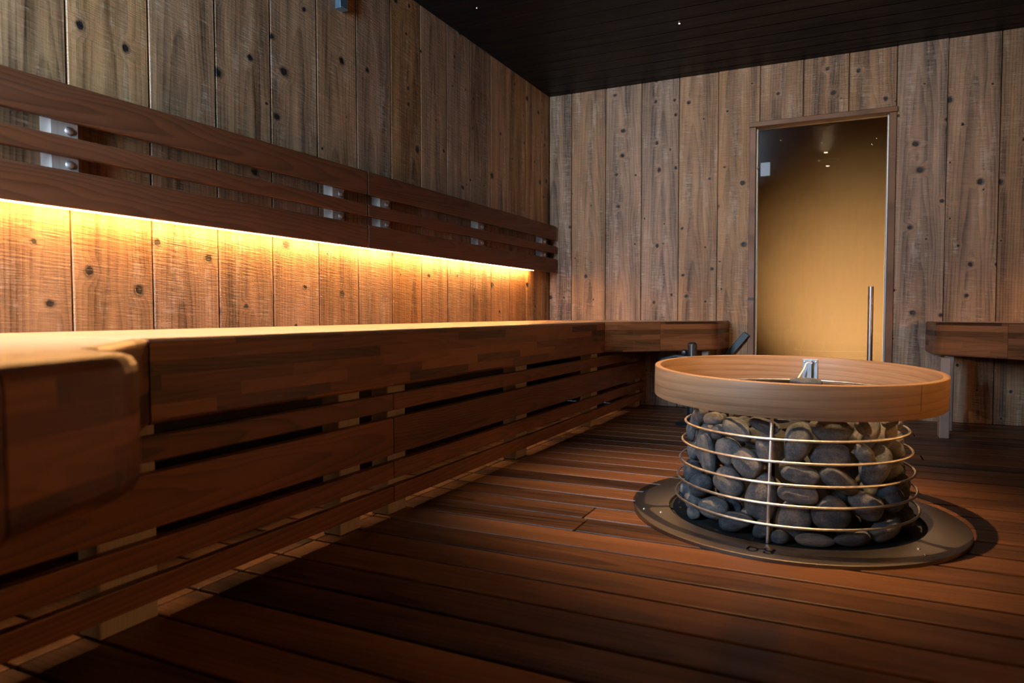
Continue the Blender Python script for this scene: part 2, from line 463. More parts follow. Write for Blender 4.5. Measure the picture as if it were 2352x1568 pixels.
# floor: duckboards running parallel to the back wall
HX, HY = 2.022, -2.640
m = MB()
P = .1446
k = -3
yy = []
while True:
    yv = -.391 - P * k
    if yv < YN - .2: break
    yy.append(yv); k += 1
rr = random.Random(3)
for a, b in zip(yy[:-1], yy[1:]):
    a = min(a, -.002)
    if a - b < .03: continue
    cuts = [.02, .716, RW - .02]
    if rr.random() < .55: cuts.insert(2, 1.383 if rr.random() < .25 else rr.uniform(1.0, 3.6))
    for p, q in zip(cuts[:-1], cuts[1:]):
        m.board(((p + q) / 2, (a + b) / 2, -.013), (q - p - .006, a - b - .011, .026), (X, Y, Z), .0035, seg=2, rnd=rr.random())
m.box(-.06, RW + .06, YN - .2, .10, -.08, -.03, 0, rnd=.3, mi=1)
structure(m.build('floor', [M_FLOOR, M_SUB]), 'dark slatted deck floor')

# ------------------------------------------------------------------ door
m = MB()
JW = .042
m.box(DX0, DX0 + JW, -.014, .11, 0, DZ - .035, .003)
m.box(DX1 - JW, DX1, -.014, .11, 0, DZ - .035, .003)
m.box(DX0 - .004, DX1 + .004, -.024, .11, DZ - .035, DZ, .003)
fr = structure(m.build('door_1', M_FRAME), 'dark wooden frame of the glass sauna door')
m = MB()   # steel channels that hold the pane
m.box(DX0 + JW, DX0 + JW + .010, .030, .075, .01, DZ - .036, .001)
m.box(DX1 - JW - .010, DX1 - JW, .030, .075, .01, DZ - .036, .001)
m.build('jamb_strip', M_DSTEEL, fr)
m = MB(); m.box(DX0 + JW + .012, DX1 - JW - .012, .056, .064, .012, DZ - .040, 0)
gl = m.build('glass_pane', M_GLASS, fr); gl['label'] = 'bronze tinted glass pane'
m = MB(); hx = 2.314
m.tube([(hx, -.002, z) for z in (.18, .30, .60, .874)], .0165, 20)
for z in (.25, .80): m.tube([(hx, -.002, z), (hx, .056, z)], .008, 12)
hd = m.build('door_handle', M_HANDLE, fr); hd['label'] = 'long round steel pull handle'
m = MB(); m.box(1.603, 1.668, .040, .055, 1.666, 1.762, .002); m.box(1.604, 1.667, .065, .078, 1.668, 1.760, .002)
m.build('hinge', plain('satin_hinge', (.20, .26, .31), .4, 0.0, 40), fr)
m = MB()
m.lathe([(0, 0), (.009, 0), (.010, .004), (.006, .010), (0, .011)], (1.585, .020, 1.725), 16, False, M=Matrix.Rotation(PI / 2, 3, 'Y'))
m.build('hinge_pin', M_STEEL, fr)

# corridor behind the glass
m = MB()
m.box(.7, 3.5, 1.90, 1.96, 0, 2.5, 0, rnd=.5)
m.box(.64, .7, .115, 1.96, 0, 2.5, 0, rnd=.5); m.box(3.5, 3.56, .115, 1.96, 0, 2.5, 0, rnd=.5)
m.box(.64, 3.56, .115, 1.96, 2.5, 2.55, 0, rnd=.5)
structure(m.build('wall_corridor', M_AMBER), 'amber plastered corridor seen through the glass door')
m = MB(); m.box(.64, 3.56, .10, 1.96, -.06, -.005, 0)
structure(m.build('floor_corridor', plain('corridor_tile', (.35, .26, .15), .5, 0, 8)))

# ------------------------------------------------------------------ backrests and light strips
def backrest(sign, y0, y1, blocks, label, grp):
    """three boards on pale battens; sign +1 left wall, -1 right wall"""
    bx = lambda x: x if sign > 0 else RW - x
    root = empty('backrest', (bx(.04), (y0 + y1) / 2, 1.02), label, 'backrest', grp)
    def brd(nm, z0, z1):
        mm = MB(); a, b = sorted((bx(.056), bx(.080)))
        mm.box(a, b, y0, y1, z0, z1, .004, 1, seg=2)
        mm.build(nm, M_BACK, root)
    brd('top_board', 1.277, 1.388); brd('middle_slat', 1.172, 1.231); brd('bottom_board', 1.020, 1.131)
    mm = MB(); a, b = sorted((bx(.002), bx(.048)))
    mm.box(a, b, y0, y1, 1.037, 1.048, .001, 1)
    mm.build('light_shelf', M_BACK, root)
    for yb in blocks:
        mm = MB(); a, b = sorted((bx(.002), bx(.055)))
        mm.box(a, b, yb - .043, yb + .043, 1.0485, 1.37, .003, 2)
        bt = mm.build('batten', M_POST, root)
        for z in (1.254, 1.152):
            m2 = MB()
            m2.lathe([(0, 0), (.013, 0), (.013, .003), (.009, .007), (0, .008)], (bx(.055), yb + .012, z), 14, False, M=Matrix.Rotation(PI / 2 * sign, 3, 'Y'))
            m2.build('bolt', M_STEEL, bt)
    return root
backrest(1, -2.452, -.045, (-2.285, -1.255, -.232), 'far section of the dark wooden backrest, ending in the room corner', 'wall backrests of three boards')
backrest(1, -5.40, -2.458, (-2.645, -3.90, -5.10), 'near section of the dark wooden backrest, running out of frame on the left', 'wall backrests of three boards')
backrest(-1, -2.452, -.045, (-2.285, -1.255, -.232), 'dark wooden backrest on the right wall, far section', 'wall backrests of three boards')
backrest(-1, -5.40, -2.458, (-2.645, -3.90, -5.10), 'dark wooden backrest on the right wall, near section', 'wall backrests of three boards')

def strip(x0, x1, y0, y1, z0, z1, mat, label):
    mm = MB(); mm.box(x0, x1, y0, y1, z0, z1, 0, 1)
    return tag(mm.build('light_strip', mat, None, ((x0 + x1) / 2, (y0 + y1) / 2, z1)), label, 'light strip')
strip(.030, .040, -5.35, -.40, 1.0205, 1.0255, M_LED, 'warm glowing light strip under the left wall backrest')
strip(RW - .040, RW - .030, -5.35, -.40, 1.0205, 1.0255, M_LED, 'warm glowing light strip under the right wall backrest')
strip(.620, .640, -4.60, -.40, .592, .600, M_LED2, 'warm light strip hidden under the long bench, lighting the floor edge')

# ------------------------------------------------------------------ benches
FT, FB, ST = .645, .450, .030      # fascia top, bottom, thickness
def fascia_prof(r=.012):
    T = ST
    p = []
    for k in range(5):
        a = PI / 2 * k / 4
        p.append((-r + r * math.sin(a) , FT - r + r * math.cos(a)))
    for k in range(5):
        a = PI / 2 * k / 4
        p.append((-r + r * math.cos(a), FB + r - r * math.sin(a)))
    p += [(-T, FB), (-T, FT)]
    return p
FP = fascia_prof()
def mir(path): return [(RW - x, y) for x, y in path]
def fascia(path, root, side, rnd, name='fascia', prof=None):
    mm = MB(); mm.sweep(path, prof or FP, rnd, side)
    return mm.build(name, M_STAVE, root)

XF = .80
SL = [(.369, .426), (.218, .343), (.133, .192), (.052, .108)]
PIV = -3.268
def long_bench(mirror, label):
    f = (lambda x: RW - x) if mirror else (lambda x: x)
    root = empty('sauna_bench', (f(.40), -2.6, 0), label, 'bench')
    mm = MB()
    for i in range(5):
        a = .0012 + i * .1535; b = a + .1531
        if i == 4: b = XF - ST - .001
        p, q = sorted((f(a), f(b)))
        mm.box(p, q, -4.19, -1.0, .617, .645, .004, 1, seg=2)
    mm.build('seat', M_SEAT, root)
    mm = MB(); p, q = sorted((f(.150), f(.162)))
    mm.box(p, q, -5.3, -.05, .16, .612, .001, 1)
    bp = mm.build('gap_darkener', M_DARK, root); bp['label'] = 'added black panel that keeps the slat gaps dark'  # unseen sheet added under the seat so the gaps stay black
    path = [(f(XF), -4.188), (f(XF), -1.002)]
    fascia(path, root, -1 if mirror else 1, .31)
    for (z0, z1) in SL:
        for (y0, y1) in ((-5.40, PIV - .0015), (PIV + .0015, -.02)):
            mm = MB(); p, q = sorted((f(XF - .028), f(XF)))
            mm.box(p, q, y0, y1, z0, z1, .003, 1, seg=2)
            mm.build('front_slat', M_BENCH, root)
    for (a, b) in ((-4.298, -4.157), (-3.515, -3.413), (-3.262, -3.155), (-2.236, -2.112), (-1.17, -1.05), (-.18, -.07)):
        mm = MB(); p, q = sorted((f(.700), f(XF - .030)))
        mm.box(p, q, a, b, 0.001, .615 if a > -4.19 and a < -1.2 else .61, .003, 2)
        mm.build('post', M_POST, root)
    return root
long_bench(False, 'long dark wooden bench with slatted front along the left wall')
long_bench(True, 'long dark wooden bench with slatted front along the right wall')

def corner_far(mirror, label):
    f = (lambda x: RW - x) if mirror else (lambda x: x)
    sd = -1 if mirror else 1
    root = empty('corner_bench', (f(.7), -.5, 0), label, 'bench')
    outer = [(XF, -.998), (1.083, -.712), (1.388, -.405), (1.408, -.004)]
    fascia([(f(x), y) for x, y in outer[:2]], root, sd, .77)
    fascia([(f(x), y) for x, y in arc_corner([(1.0845, -.7105), outer[2], outer[3]], .055)], root, sd, .13)
    inn = [(XF - .04, -.985), (1.06, -.70), (1.355, -.395), (1.374, -.004), (.004, -.004), (.004, -.998), (XF - .05, -.998)]
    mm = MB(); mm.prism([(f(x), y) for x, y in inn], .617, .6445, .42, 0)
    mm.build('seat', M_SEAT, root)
    mm = MB(); p, q = sorted((f(1.335), f(1.290)))
    mm.box(p, q, -.70 + .30, -.36 + .02, .001, .616, .003, 2)
    mm.build('post', M_POST, root)
    return root
cl = corner_far(False, 'angled wooden bench in the far left corner beside the door')
cr = corner_far(True, 'angled wooden bench to the right of the glass door')
# the leg that shows in front under the right-hand corner bench
m = MB(); m.box(2.652, 2.700, -.705, -.600, .001, .449, .003, 2); m.build('post', M_POST, cr)

def corner_near():
    root = empty('corner_bench', (.7, -4.9, 0), 'rounded bench end close to the camera at the left edge', 'bench')
    a = [(XF, -4.192), (1.112, -4.507)]
    fascia(a[::-1], root, 1, .55)
    b = [(1.1135, -4.5085), (1.318, -4.572), (1.408, -4.812)]
    fascia(arc_corner(b, .085)[::-1], root, 1, .21, prof=fascia_prof(.024))
    c = [(1.4085, -4.815), (1.45, -4.93), (1.45, -5.44)]
    fascia(arc_corner(c, .05)[::-1], root, 1, .91, prof=fascia_prof(.024))
    inn = [(.004, -4.193), (XF - .035, -4.193), (1.105, -4.533), (1.285, -4.592), (1.375, -4.82), (1.418, -4.935), (1.418, -5.44), (.004, -5.44)]
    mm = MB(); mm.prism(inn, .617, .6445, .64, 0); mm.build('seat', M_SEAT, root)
    mm = MB(); mm.box(1.29, 1.345, -5.0, -4.90, .001, .616, .003, 2); mm.build('post', M_POST, root)
    mm = MB(); mm.box(.95, 1.0, -5.3, -5.2, .001, .616, .003, 2); mm.build('post', M_POST, root)
corner_near()

# ------------------------------------------------------------------ heater
heater = empty('sauna_heater', (HX, HY, 0), 'round stone-filled sauna heater with wire cage and wooden rim', 'sauna heater')
C0 = (HX, HY, 0)
m = MB()
m.lathe([(.411, .0095), (.413, .012), (.530, .012), (.534, .010), (.536, .001), (.411, .001)], C0, 128, True)
flange = m.build('floor_flange', M_FLANGE, heater, C0); flange['label'] = 'brushed steel floor ring'
m = MB()
m.lathe([(.4105, .0112), (.4095, .0112), (.4090, .003), (0, .003)], C0, 96, False)
m.build('pan', M_DARK, heater, C0)
# screws on the ring
for deg, rad in ((-152, .455), (-157, .505), (-36, .455), (-40, .497), (100, .47), (30, .47)):
    t = math.radians(deg)
    m = MB(); m.lathe([(0, .016), (.004, .0155), (.006, .0125), (.006, .012)], (HX + rad * math.cos(t), HY + rad * math.sin(t), 0), 12, False)
    m.build('screw', M_STEEL, heater)
# black cut-out mark near the front of the ring
def strokes(mm, polys, c, ex, ey, w):
    for pl in polys:
        pts = [Vector((c[0], c[1], 0)) + ex * a + ey * b for a, b in pl]
        for p, q in zip(pts[:-1], pts[1:]):
            d = (q - p); L = d.length
            if L < 1e-6: continue
            d.normalize(); n = Vector((-d.y, d.x, 0))
            o = Vector((0, 0, .0126))
            vs = [p - d * w * .4 + n * w + o, p - d * w * .4 - n * w + o, q + d * w * .4 - n * w + o, q + d * w * .4 + n * w + o]
            vs2 = [x - Vector((0, 0, .0008)) for x in vs]
            mm.add(vs + vs2, [(0, 1, 2, 3), (4, 7, 6, 5), (0, 4, 5, 1), (1, 5, 6, 2), (2, 6, 7, 3), (3, 7, 4, 0)], [(0, 0, 0)] * 8, .5)
tm = math.radians(-95.5)
ex = Vector((-math.sin(tm), math.cos(tm), 0)); ey = -Vector((math.cos(tm), math.sin(tm), 0))
mc = (HX + .472 * math.cos(tm), HY + .472 * math.sin(tm))
def arcp(cx, cy, rx, ry, a0, a1, n=14): return [(cx + rx * math.cos(math.radians(a0 + (a1 - a0) * i / n)), cy + ry * math.sin(math.radians(a0 + (a1 - a0) * i / n))) for i in range(n + 1)]
m = MB()
strokes(m, [arcp(-.022, -.008, .014, .018, 0, 360, 20), [(-.036, -.008), (-.034, .02), (-.028, .028)], [(-.008, .002), (.004, .012)]], mc, ex, ey, .0032)
strokes(m, [arcp(.022, .012, .013, .014, 150, 390, 14), arcp(.024, -.016, .012, .010, 60, -200, 14), [(.010, .020), (.012, .026)], [(.034, .018), (.034, -.006)]], mc, ex, ey, .0032)
mk = m.build('maker_mark', M_MARK, heater); mk['label'] = 'small black mark on the steel ring'
# hoops
HOOPS = [(.318, .357), (.252, .367), (.187, .375), (.126, .382), (.064, .389)]
for (z, r) in HOOPS:
    m = MB(); n = 96
    m.tube([(HX + r * math.cos(2 * PI * i / n), HY + r * math.sin(2 * PI * i / n), z) for i in range(n)], .0040, 10, True)
    m.build('cage_hoop', M_STEEL, heater, C0)
m = MB(); n = 96
m.tube([(HX + .335 * math.cos(2 * PI * i / n), HY + .335 * math.sin(2 * PI * i / n), .440) for i in range(n)], .0040, 8, True)
m.build('cage_hoop', M_STEEL, heater, C0)
for deg in (-95.5, 24.5, 144.5):
    t = math.radians(deg); m = MB()
    def pt(r, z): return (HX + r * math.cos(t), HY + r * math.sin(t), z)
    m.tube([pt(.389 - .008, .006), pt(.382 - .008, .126), pt(.367 - .008, .252), pt(.352 - .008, .345), pt(.335 - .006, .440)], .0052, 10)
    m.build('cage_rod', M_STEEL, heater, C0)
# element core, hidden behind the stones
m = MB(); m.lathe([(0, .31), (.13, .31), (.15, .29), (.17, .004), (0, .004)], C0, 32, False)
m.build('element_core', M_DARK, heater, C0)
# wooden rim, slightly tilted towards the camera
nrm = Vector((.021, -.029, 1)).normalized()
Mt = Vector((0, 0, 1)).rotation_difference(nrm).to_matrix()
RC = Vector((HX, HY, .512)); R, TH, RH = .465, .020, .103
prof = [(R - .003, 0), (R - .0008, -.0012), (R, -.004), (R, -RH + .004), (R - .001, -RH + .001), (R - .003, -RH), (R - TH + .003, -RH), (R - TH, -RH + .003),
        (R - TH, -.004), (R - TH + .001, -.001), (R - TH + .003, 0)]
m = MB(); m.lathe(prof, RC, 160, True, M=Mt, rnd=.37)
rim = m.build('wooden_rim', M_RIM, heater, tuple(RC)); rim['label'] = 'steam-bent pale oak hoop'
# scarf joint line on the rim
m = MB()
t = math.radians(-38)
pts = [(R + .0003, -.004), (R + .0003, -RH + .025)]
for i in range(1):
    vs = []
    for (r, z) in pts:
        for da in (-.0018, .0018):
            vs.append(RC + Mt @ Vector((r * math.cos(t + da), r * math.sin(t + da), z)))
    vs2 = [v - Vector((math.cos(t), math.sin(t), 0)) * .002 for v in vs]
    m.add(vs + vs2, [(0, 1, 3, 2), (4, 6, 7, 5), (0, 4, 5, 1), (2, 3, 7, 6), (0, 2, 6, 4), (1, 5, 7, 3)], [(0, 0, 0)] * 8, .5)
m.build('scarf_joint', M_MARK, rim)
# three zinc brackets carry the rim
for deg in (85.5, -34.5, -154.5):
    t = math.radians(deg); er = Vector((math.cos(t), math.sin(t), 0)); et = Vector((-math.sin(t), math.cos(t), 0))
    m = MB(); o = Vector((HX, HY, 0)); r0 = R - TH - .003
    dz = -(nrm.x * er.x + nrm.y * er.y) * r0
    m.board(o + er * r0 + Z * (.457 + dz), (.092, .056, .004), (Z, et, er), .0008)
    m.board(o + er * (r0 - .012) + Z * (.452 + dz), (.090, .016, .020), (Z, et, er), .0008)
    m.board(o + er * (r0 - .055) + Z * (.415 + dz), (.115, .020, .006), (er, et, Z), .0008)
    br = m.build('rim_bracket', M_DSTEEL, heater)
    for a, b in ((-.021, .036), (.021, .036), (-.021, -.032), (.021, -.032)):
        m = MB(); c = o + er * (r0 - .002) + et * a + Z * (.457 + dz + b)
        q = (-er).to_track_quat('Z', 'Y').to_matrix()
        m.lathe([(0, .003), (.003, .0028), (.0045, .001), (.0045, 0)], c, 10, False, M=q)
        m.build('screw', M_STEEL, br)

# small cord hanging from the back bracket
t = math.radians(85.5); er = Vector((math.cos(t), math.sin(t), 0)); et = Vector((-math.sin(t), math.cos(t), 0))
o = Vector((HX, HY, 0)) + er * (R - TH - .022)
m = MB()
m.tube([o + Z * .500 + et * -.010, o + Z * .503 + et * .004, o + Z * .498 + et * .012 - er * .003, o + Z * .480 + et * .017 - er * .01, o + Z * .455 + et * .030 - er * .02, o + Z * .437 + et * .040 - er * .03, o + Z * .424 + et * .040 - er * .035], .0035, 8)
m.build('cord', M_CORD, heater)

# ------------------------------------------------------------------ stones
rs = random.Random(11)
def pebble(seed):
    bm = bmesh.new(); bmesh.ops.create_icosphere(bm, subdivisions=3, radius=1)
    q = random.Random(seed); dirs = [(Vector((q.gauss(0, 1), q.gauss(0, 1), q.gauss(0, 1))).normalized(), q.uniform(.72, .98)) for _ in range(7)]
    for v in bm.verts:
        d = v.co.normalized(); s = 1.0
        for n, lim in dirs:                        # soft flattened facets, like tumbled rock
            h = d.dot(n)
            if h > .3:
                s = min(s, s * (1 - .55 * max(0, h - lim * .8)))
        p = Vector((abs(d.x) ** .88 * (1 if d.x > 0 else -1), abs(d.y) ** .88 * (1 if d.y > 0 else -1), abs(d.z) ** .9 * (1 if d.z > 0 else -1)))
        m_ = max(p.length, 1e-6)
        v.co = (p / max(1.0, m_ * .97)) * s
    for _ in range(2): bmesh.ops.smooth_vert(bm, verts=bm.verts, factor=.5, use_axis_x=True, use_axis_y=True, use_axis_z=True)
    mx = [max(abs(v.co[i]) for v in bm.verts) for i in range(3)]
    for v in bm.verts: v.co = Vector((v.co.x / mx[0], v.co.y / mx[1], v.co.z / mx[2]))
    me = bpy.data.meshes.new('sauna_stone')
    bm.to_mesh(me); bm.free()
    me.polygons.foreach_set('use_smooth', [True] * len(me.polygons)); me.materials.append(M_STONE); me.update()
    return me
PEB = [pebble(i) for i in range(9)]
def cage_r(z): return .3925 - .115 * z + (0 if z < .33 else -(z - .33) * .1)
ORD = ['', 'first', 'second', 'third', 'fourth', 'fifth', 'sixth', 'seventh', 'eighth', 'ninth', 'tenth', 'eleventh', 'twelfth', 'thirteenth', 'fourteenth']
FRONT = [(-160, .322, .036, .021, 80), (-150, .339, .032, .024, 60), (-138.5, .340, .045, .020, 10), (-115.5, .330, .050, .029, -20), (-100.9, .340, .045, .022, -15),
 (-82.0, .298, .062, .040, 80), (-63.1, .321, .060, .042, -8), (-50.3, .350, .031, .020, -40), (-41.1, .312, .050, .028, 55), (-17, .300, .058, .034, 35),
 (-22, .350, .044, .020, 5), (-2.0, .275, .032, .023, 80), (-154.5, .252, .065, .037, 76), (-171, .262, .036, .018, 75), (-136.4, .229, .064, .026, -74),
 (-128.1, .300, .030, .022, 20), (-121.0, .253, .041, .038, -20), (-99.9, .270, .042, .033, -75), (-59.9, .255, .062, .035, -6), (-45.5, .277, .034, .024, -50),
 (-34.7, .225, .064, .046, 42), (-12, .250, .032, .030, 50), (-172, .200, .030, .024, 80), (-157.9, .163, .042, .034, 40), (-172.2, .130, .042, .034, -60),
 (-107.4, .205, .047, .036, -40), (-122.5, .150, .050, .043, -35), (-79.0, .198, .050, .027, -5), (-56.4, .185, .058, .030, -25), (-15, .180, .042, .038, 70),
 (-168, .070, .028, .026, 0), (-143.1, .100, .056, .034, 22), (-101.8, .132, .071, .048, 72), (-80.4, .140, .055, .027, -5), (-48.3, .121, .056, .040, -30),
 (-30.0, .150, .050, .037, -20), (-8, .105, .040, .032, 75), (2, .165, .026, .022, 60), (-158, .022, .050, .036, -30), (-130.3, .052, .057, .033, 12),
 (-82.0, .078, .055, .046, 80), (-61.9, .082, .057, .046, -10), (-40.5, .052, .056, .031, 18), (-16, .062, .040, .036, 40), (-114.5, .020, .055, .030, 12),
 (-99.5, .045, .030, .026, 60), (-72.7, .010, .052, .018, 0), (-49.0, .008, .060, .022, 3), (-22, .020, .040, .030, 60), (-3, .030, .030, .024, 70), (-93, .004, .026, .018, 0),
 (-139, -.002, .026, .018, -10)]
stones = []
G = 'stones packed in the heater cage'
def put_stone(th, z, a, b, c, ang, inset=0.0, rtilt=0.0, me=None):
    t = math.radians(th); er = Vector((math.cos(t), math.sin(t), 0)); et = Vector((-math.sin(t), math.cos(t), 0))
    rad = cage_r(z) - .009 - c - inset
    q = math.radians(ang)
    ax = et * math.cos(q) + Z * math.sin(q); ay = -et * math.sin(q) + Z * math.cos(q)
    Mr = Matrix((ax, ay, er)).transposed() if ax.cross(ay).dot(er) > 0 else Matrix((ax, ay, -er)).transposed()
    o = bpy.data.objects.new('sauna_stone', me or rs.choice(PEB)); COL.objects.link(o)
    o.rotation_euler = Mr.to_euler(); o.location = Vector((HX, HY, z)) + er * rad; o.scale = (a, b, c)
    stones.append((o, Mr.copy(), 1.0 if inset < .03 and th < 5 else 4.0))
    return o
def row_of(z):
    names = ['above the top wire hoop', 'between the top and second wire hoops', 'between the second and third wire hoops', 'between the third and fourth wire hoops',
             'between the two lowest wire hoops', 'below the lowest wire hoop']
    for i, (hz, _) in enumerate(HOOPS):
        if z > hz: return i, names[i]
    return 5, names[5]
front_objs = []
for (th, z, a, b, ang) in FRONT:
    a *= 1.13; b *= 1.13; z = max(z, .030)
    front_objs.append(put_stone(th, z, a, b, min(b * .95, .044), ang, rs.choice((0, .006, .012))))
# second layer filling the gaps, then the far side
def filler(n0, zs, inset, th0, th1, label):
    for z in zs:
        for k in range(n0):
            th = th0 + (th1 - th0) * (k + rs.uniform(.2, .8)) / n0
            a = rs.uniform(.046, .056); b = a * rs.uniform(.68, .9)
            o = put_stone(th, z + rs.uniform(-.012, .012), a, b, b * .8, rs.uniform(-60, 60), inset)
            tag(o, label, 'stone', G)
filler(6, (.05, .13, .21, .29), .080, -178, -2, 'dark stone deep inside the wire cage, half hidden behind the outer stones')
filler(9, (.045, .115, .185, .255, .325), 0.0, 6, 176, 'rounded stone on the far side of the wire cage, facing the door')
# stones heaped on top, and the flat one that shows above the front edge
for k in range(11):
    rr_ = math.sqrt((k + .5) / 11) * .24; t = k * 2.399
    a = rs.uniform(.042, .056)
    o = bpy.data.objects.new('sauna_stone', rs.choice(PEB)); COL.objects.link(o)
    o.location = (HX + rr_ * math.cos(t), HY + rr_ * math.sin(t), .388 - .02 * rr_ / .25); o.scale = (a, a * .75, a * .5); o.rotation_euler = (rs.uniform(-.3, .3), rs.uniform(-.3, .3), rs.uniform(0, 6))
    tag(o, 'flat stone on the heap inside the wooden rim, below its edge', 'stone', G)
o = bpy.data.objects.new('sauna_stone', PEB[3]); COL.objects.link(o)
o.location = (HX + .035, HY + .20, .446); o.scale = (.060, .042, .017); o.rotation_euler = (0, .04, .2)
tag(o, 'flat tan stone on top of the heater, showing above the front of the rim', 'stone', G)

def settle(items, steps=240):
    import numpy as np
    n = len(items)
    P = np.array([i[0].location[:] for i in items]); W = np.array([i[2] for i in items])
    S = np.array([i[0].scale[:] for i in items]) * .99
    Rm = np.array([[list(r) for r in i[1]] for i in items])                      # columns = local axes
    A = np.einsum('nij,nj,nkj->nik', Rm, 1 / S ** 2, Rm)
    B = np.einsum('nij,nj,nkj->nik', Rm, S ** 2, Rm)
    for st in range(steps):
        D = P[None] - P[:, None]; L = np.linalg.norm(D, axis=2) + np.eye(n)
        U = D / L[..., None]
        ri = 1 / np.sqrt(np.einsum('ijk,ikl,ijl->ij', U, A, U)); rj = ri.T
        si = np.sqrt(np.einsum('ijk,ikl,ijl->ij', U, B, U)); sj = si.T           # support radii
        need = .5 * (ri + rj) + .5 * (si + sj)
        ov = np.where((L < need) & ~np.eye(n, dtype=bool), need - L, 0)
        w = W[:, None] / (W[:, None] + W[None])
        P = P - .45 * np.einsum('ij,ijk,ij->ik', ov, U, w)
        # stay inside the cage, off the core and off the floor pan
        d = P[:, :2] - np.array([HX, HY]); r = np.linalg.norm(d, axis=1) + 1e-9; u = np.concatenate([d / r[:, None], np.zeros((n, 1))], 1)
        e = np.sqrt(np.einsum('ni,nij,nj->n', u, B, u)); ez = np.sqrt(B[:, 2, 2])
        P[:, 2] = np.clip(P[:, 2], ez + .005, .405)
        R0 = np.array([cage_r(z) for z in P[:, 2]]) - .006 - e
        r2 = np.minimum(r, R0)
        core = np.where(P[:, 2] - ez < .31, .172 + e, 0)
        r2 = np.maximum(r2, np.minimum(core, R0))
        P[:, :2] = np.array([HX, HY]) + d / r[:, None] * r2[:, None]
    for i, p in zip(items, P): i[0].location = Vector(p)
# heap stones join the pile
for o in [x for x in COL.objects if x.name.startswith('sauna_stone') and all(x is not q[0] for q in stones)]:
    stones.append((o, o.rotation_euler.to_matrix(), 3.0))
settle(stones[:-1])
rows = {}
for o in front_objs: rows.setdefault(row_of(o.location.z)[0], []).append(o)
for i in sorted(rows):
    for k, o in enumerate(sorted(rows[i], key=lambda q: q.location.x - .2 * (q.location.y - HY))):
        big = o.scale[0]
        sz = 'large' if big > .063 else ('small' if big < .038 else 'rounded')
        tag(o, '%s grey sauna stone %s, %s from left' % (sz, row_of(o.location.z)[1], ORD[k + 1]), 'stone', G)

# ------------------------------------------------------------------ things by the door
root = empty('bucket_stand', (1.31, -.80, 0), 'short black metal stand with a side arm behind the heater rim', 'stand')
m = MB(); m.lathe([(0, .518), (.018, .517), (.026, .510), (.028, .500), (.028, .012), (0, .012)], (1.308, -.80, 0), 24, False); m.build('post', M_BLACK, root)
m = MB(); m.tube([(1.300, -.80, .425), (1.20, -.80, .428), (1.12, -.80, .405), (1.08, -.80, .37)], .012, 12); m.build('side_arm', M_BLACK, root)
m = MB(); m.lathe([(0, -.020), (.012, -.018), (.020, -.008), (.020, .008), (.012, .018), (0, .020)], (1.259, -.805, .452), 16, False, M=Matrix.Rotation(PI / 2, 3, 'X')); m.build('knob', M_BLACK, root)
m = MB(); m.lathe([(0, .014), (.09, .014), (.10, .008), (.10, .001), (0, .001)], (1.308, -.80, 0), 32, False); m.build('foot', M_BLACK, root)

m = MB()
a = Vector((1.534, -.035, .555)); d = Vector((-.115, 0, -.1435)).normalized(); L = .70
n = Vector((d.z, 0, -d.x))
m.board(a + d * L / 2, (L, .046, .022), (d, n, Y), .003, seg=2)
bar = tag(m.build('broom_handle', M_BLACK, None, (1.10, -.035, .01)), 'flat black bar leaning at an angle against the wall left of the door', 'bar')

# sensor box high on the left wall
m = MB(); m.box(.001, .034, -2.588, -2.536, 2.128, 2.33, .002, 2, seg=2)
sb = tag(m.build('sensor_box', plain('blue_grey_steel', (.16, .24, .30), .35, .7, 60), None, (.001, -2.562, 2.23)), 'narrow blue-grey metal box mounted high on the left wall', 'sensor')
m = MB()
for k in range(5): m.box(.030, .0355, -2.584 + k * .0105, -2.579 + k * .0105, 2.131, 2.1345, .0005)
m.build('vent_slot', M_STEEL, sb)

# ------------------------------------------------------------------ ceiling lights
def star(x, y, r, label):
    mm = MB(); mm.lathe([(0, -.001), (r, -.001), (r, 0)], (x, y, HC - .0002), 10, False)
    return tag(mm.build('star_light', M_STAR, None, (x, y, HC)), label, 'ceiling light', 'fibre star lights in the ceiling')
star(1.247, -.969, .0040, 'tiny star light in the black ceiling left of the glass door')
star(.265, -1.688, .0008, 'faintest star light in the black ceiling near the left wall')
for (x, y, r, lb) in ((1.532, -2.20, .003, 'star light reflected top left in the glass door'), (1.896, -2.50, .002, 'star light reflected as the faint dot in the glass door'),
                  (2.393, -2.544, .004, 'star light reflected as the upper right dot in the glass door'), (2.36, -2.81, .003, 'star light reflected as the lower right dot in the glass door')):
    star(x, y, r, lb)
def downlight(x, y, label):
    root = empty('downlight', (x, y, HC), label, 'ceiling light', 'recessed ceiling downlights')
    mm = MB(); mm.lathe([(.018, -.001), (.030, -.004), (.034, -.003), (.035, 0), (.018, 0)], (x, y, HC - .0003), 24, True); mm.build('bezel', M_BLACK, root)
    mm = MB(); mm.lathe([(0, -.002), (.017, -.002), (.017, 0)], (x, y, HC - .0003), 16, False); mm.build('lens', M_SPOT, root)
downlight(1.922, -2.985, 'downlight over the heater, the upper bright dot reflected in the glass door')
downlight(1.917, -3.755, 'downlight in front of the heater, the lower bright dot reflected in the glass door')
root = empty('ceiling_vent', (1.94, -3.38, HC), 'round dark ceiling vent between the two downlights', 'vent')
m = MB(); m.lathe([(0, -.010), (.085, -.010), (.10, -.012), (.112, -.008), (.115, 0)], (1.94, -3.38, HC), 40, False); m.build('cover', M_BLACK, root)
m = MB(); m.lathe([(.096, -.0135), (.106, -.0135), (.108, -.010), (.094, -.010)], (1.94, -3.38, HC), 40, True); m.build('trim_ring', M_STEEL, root)

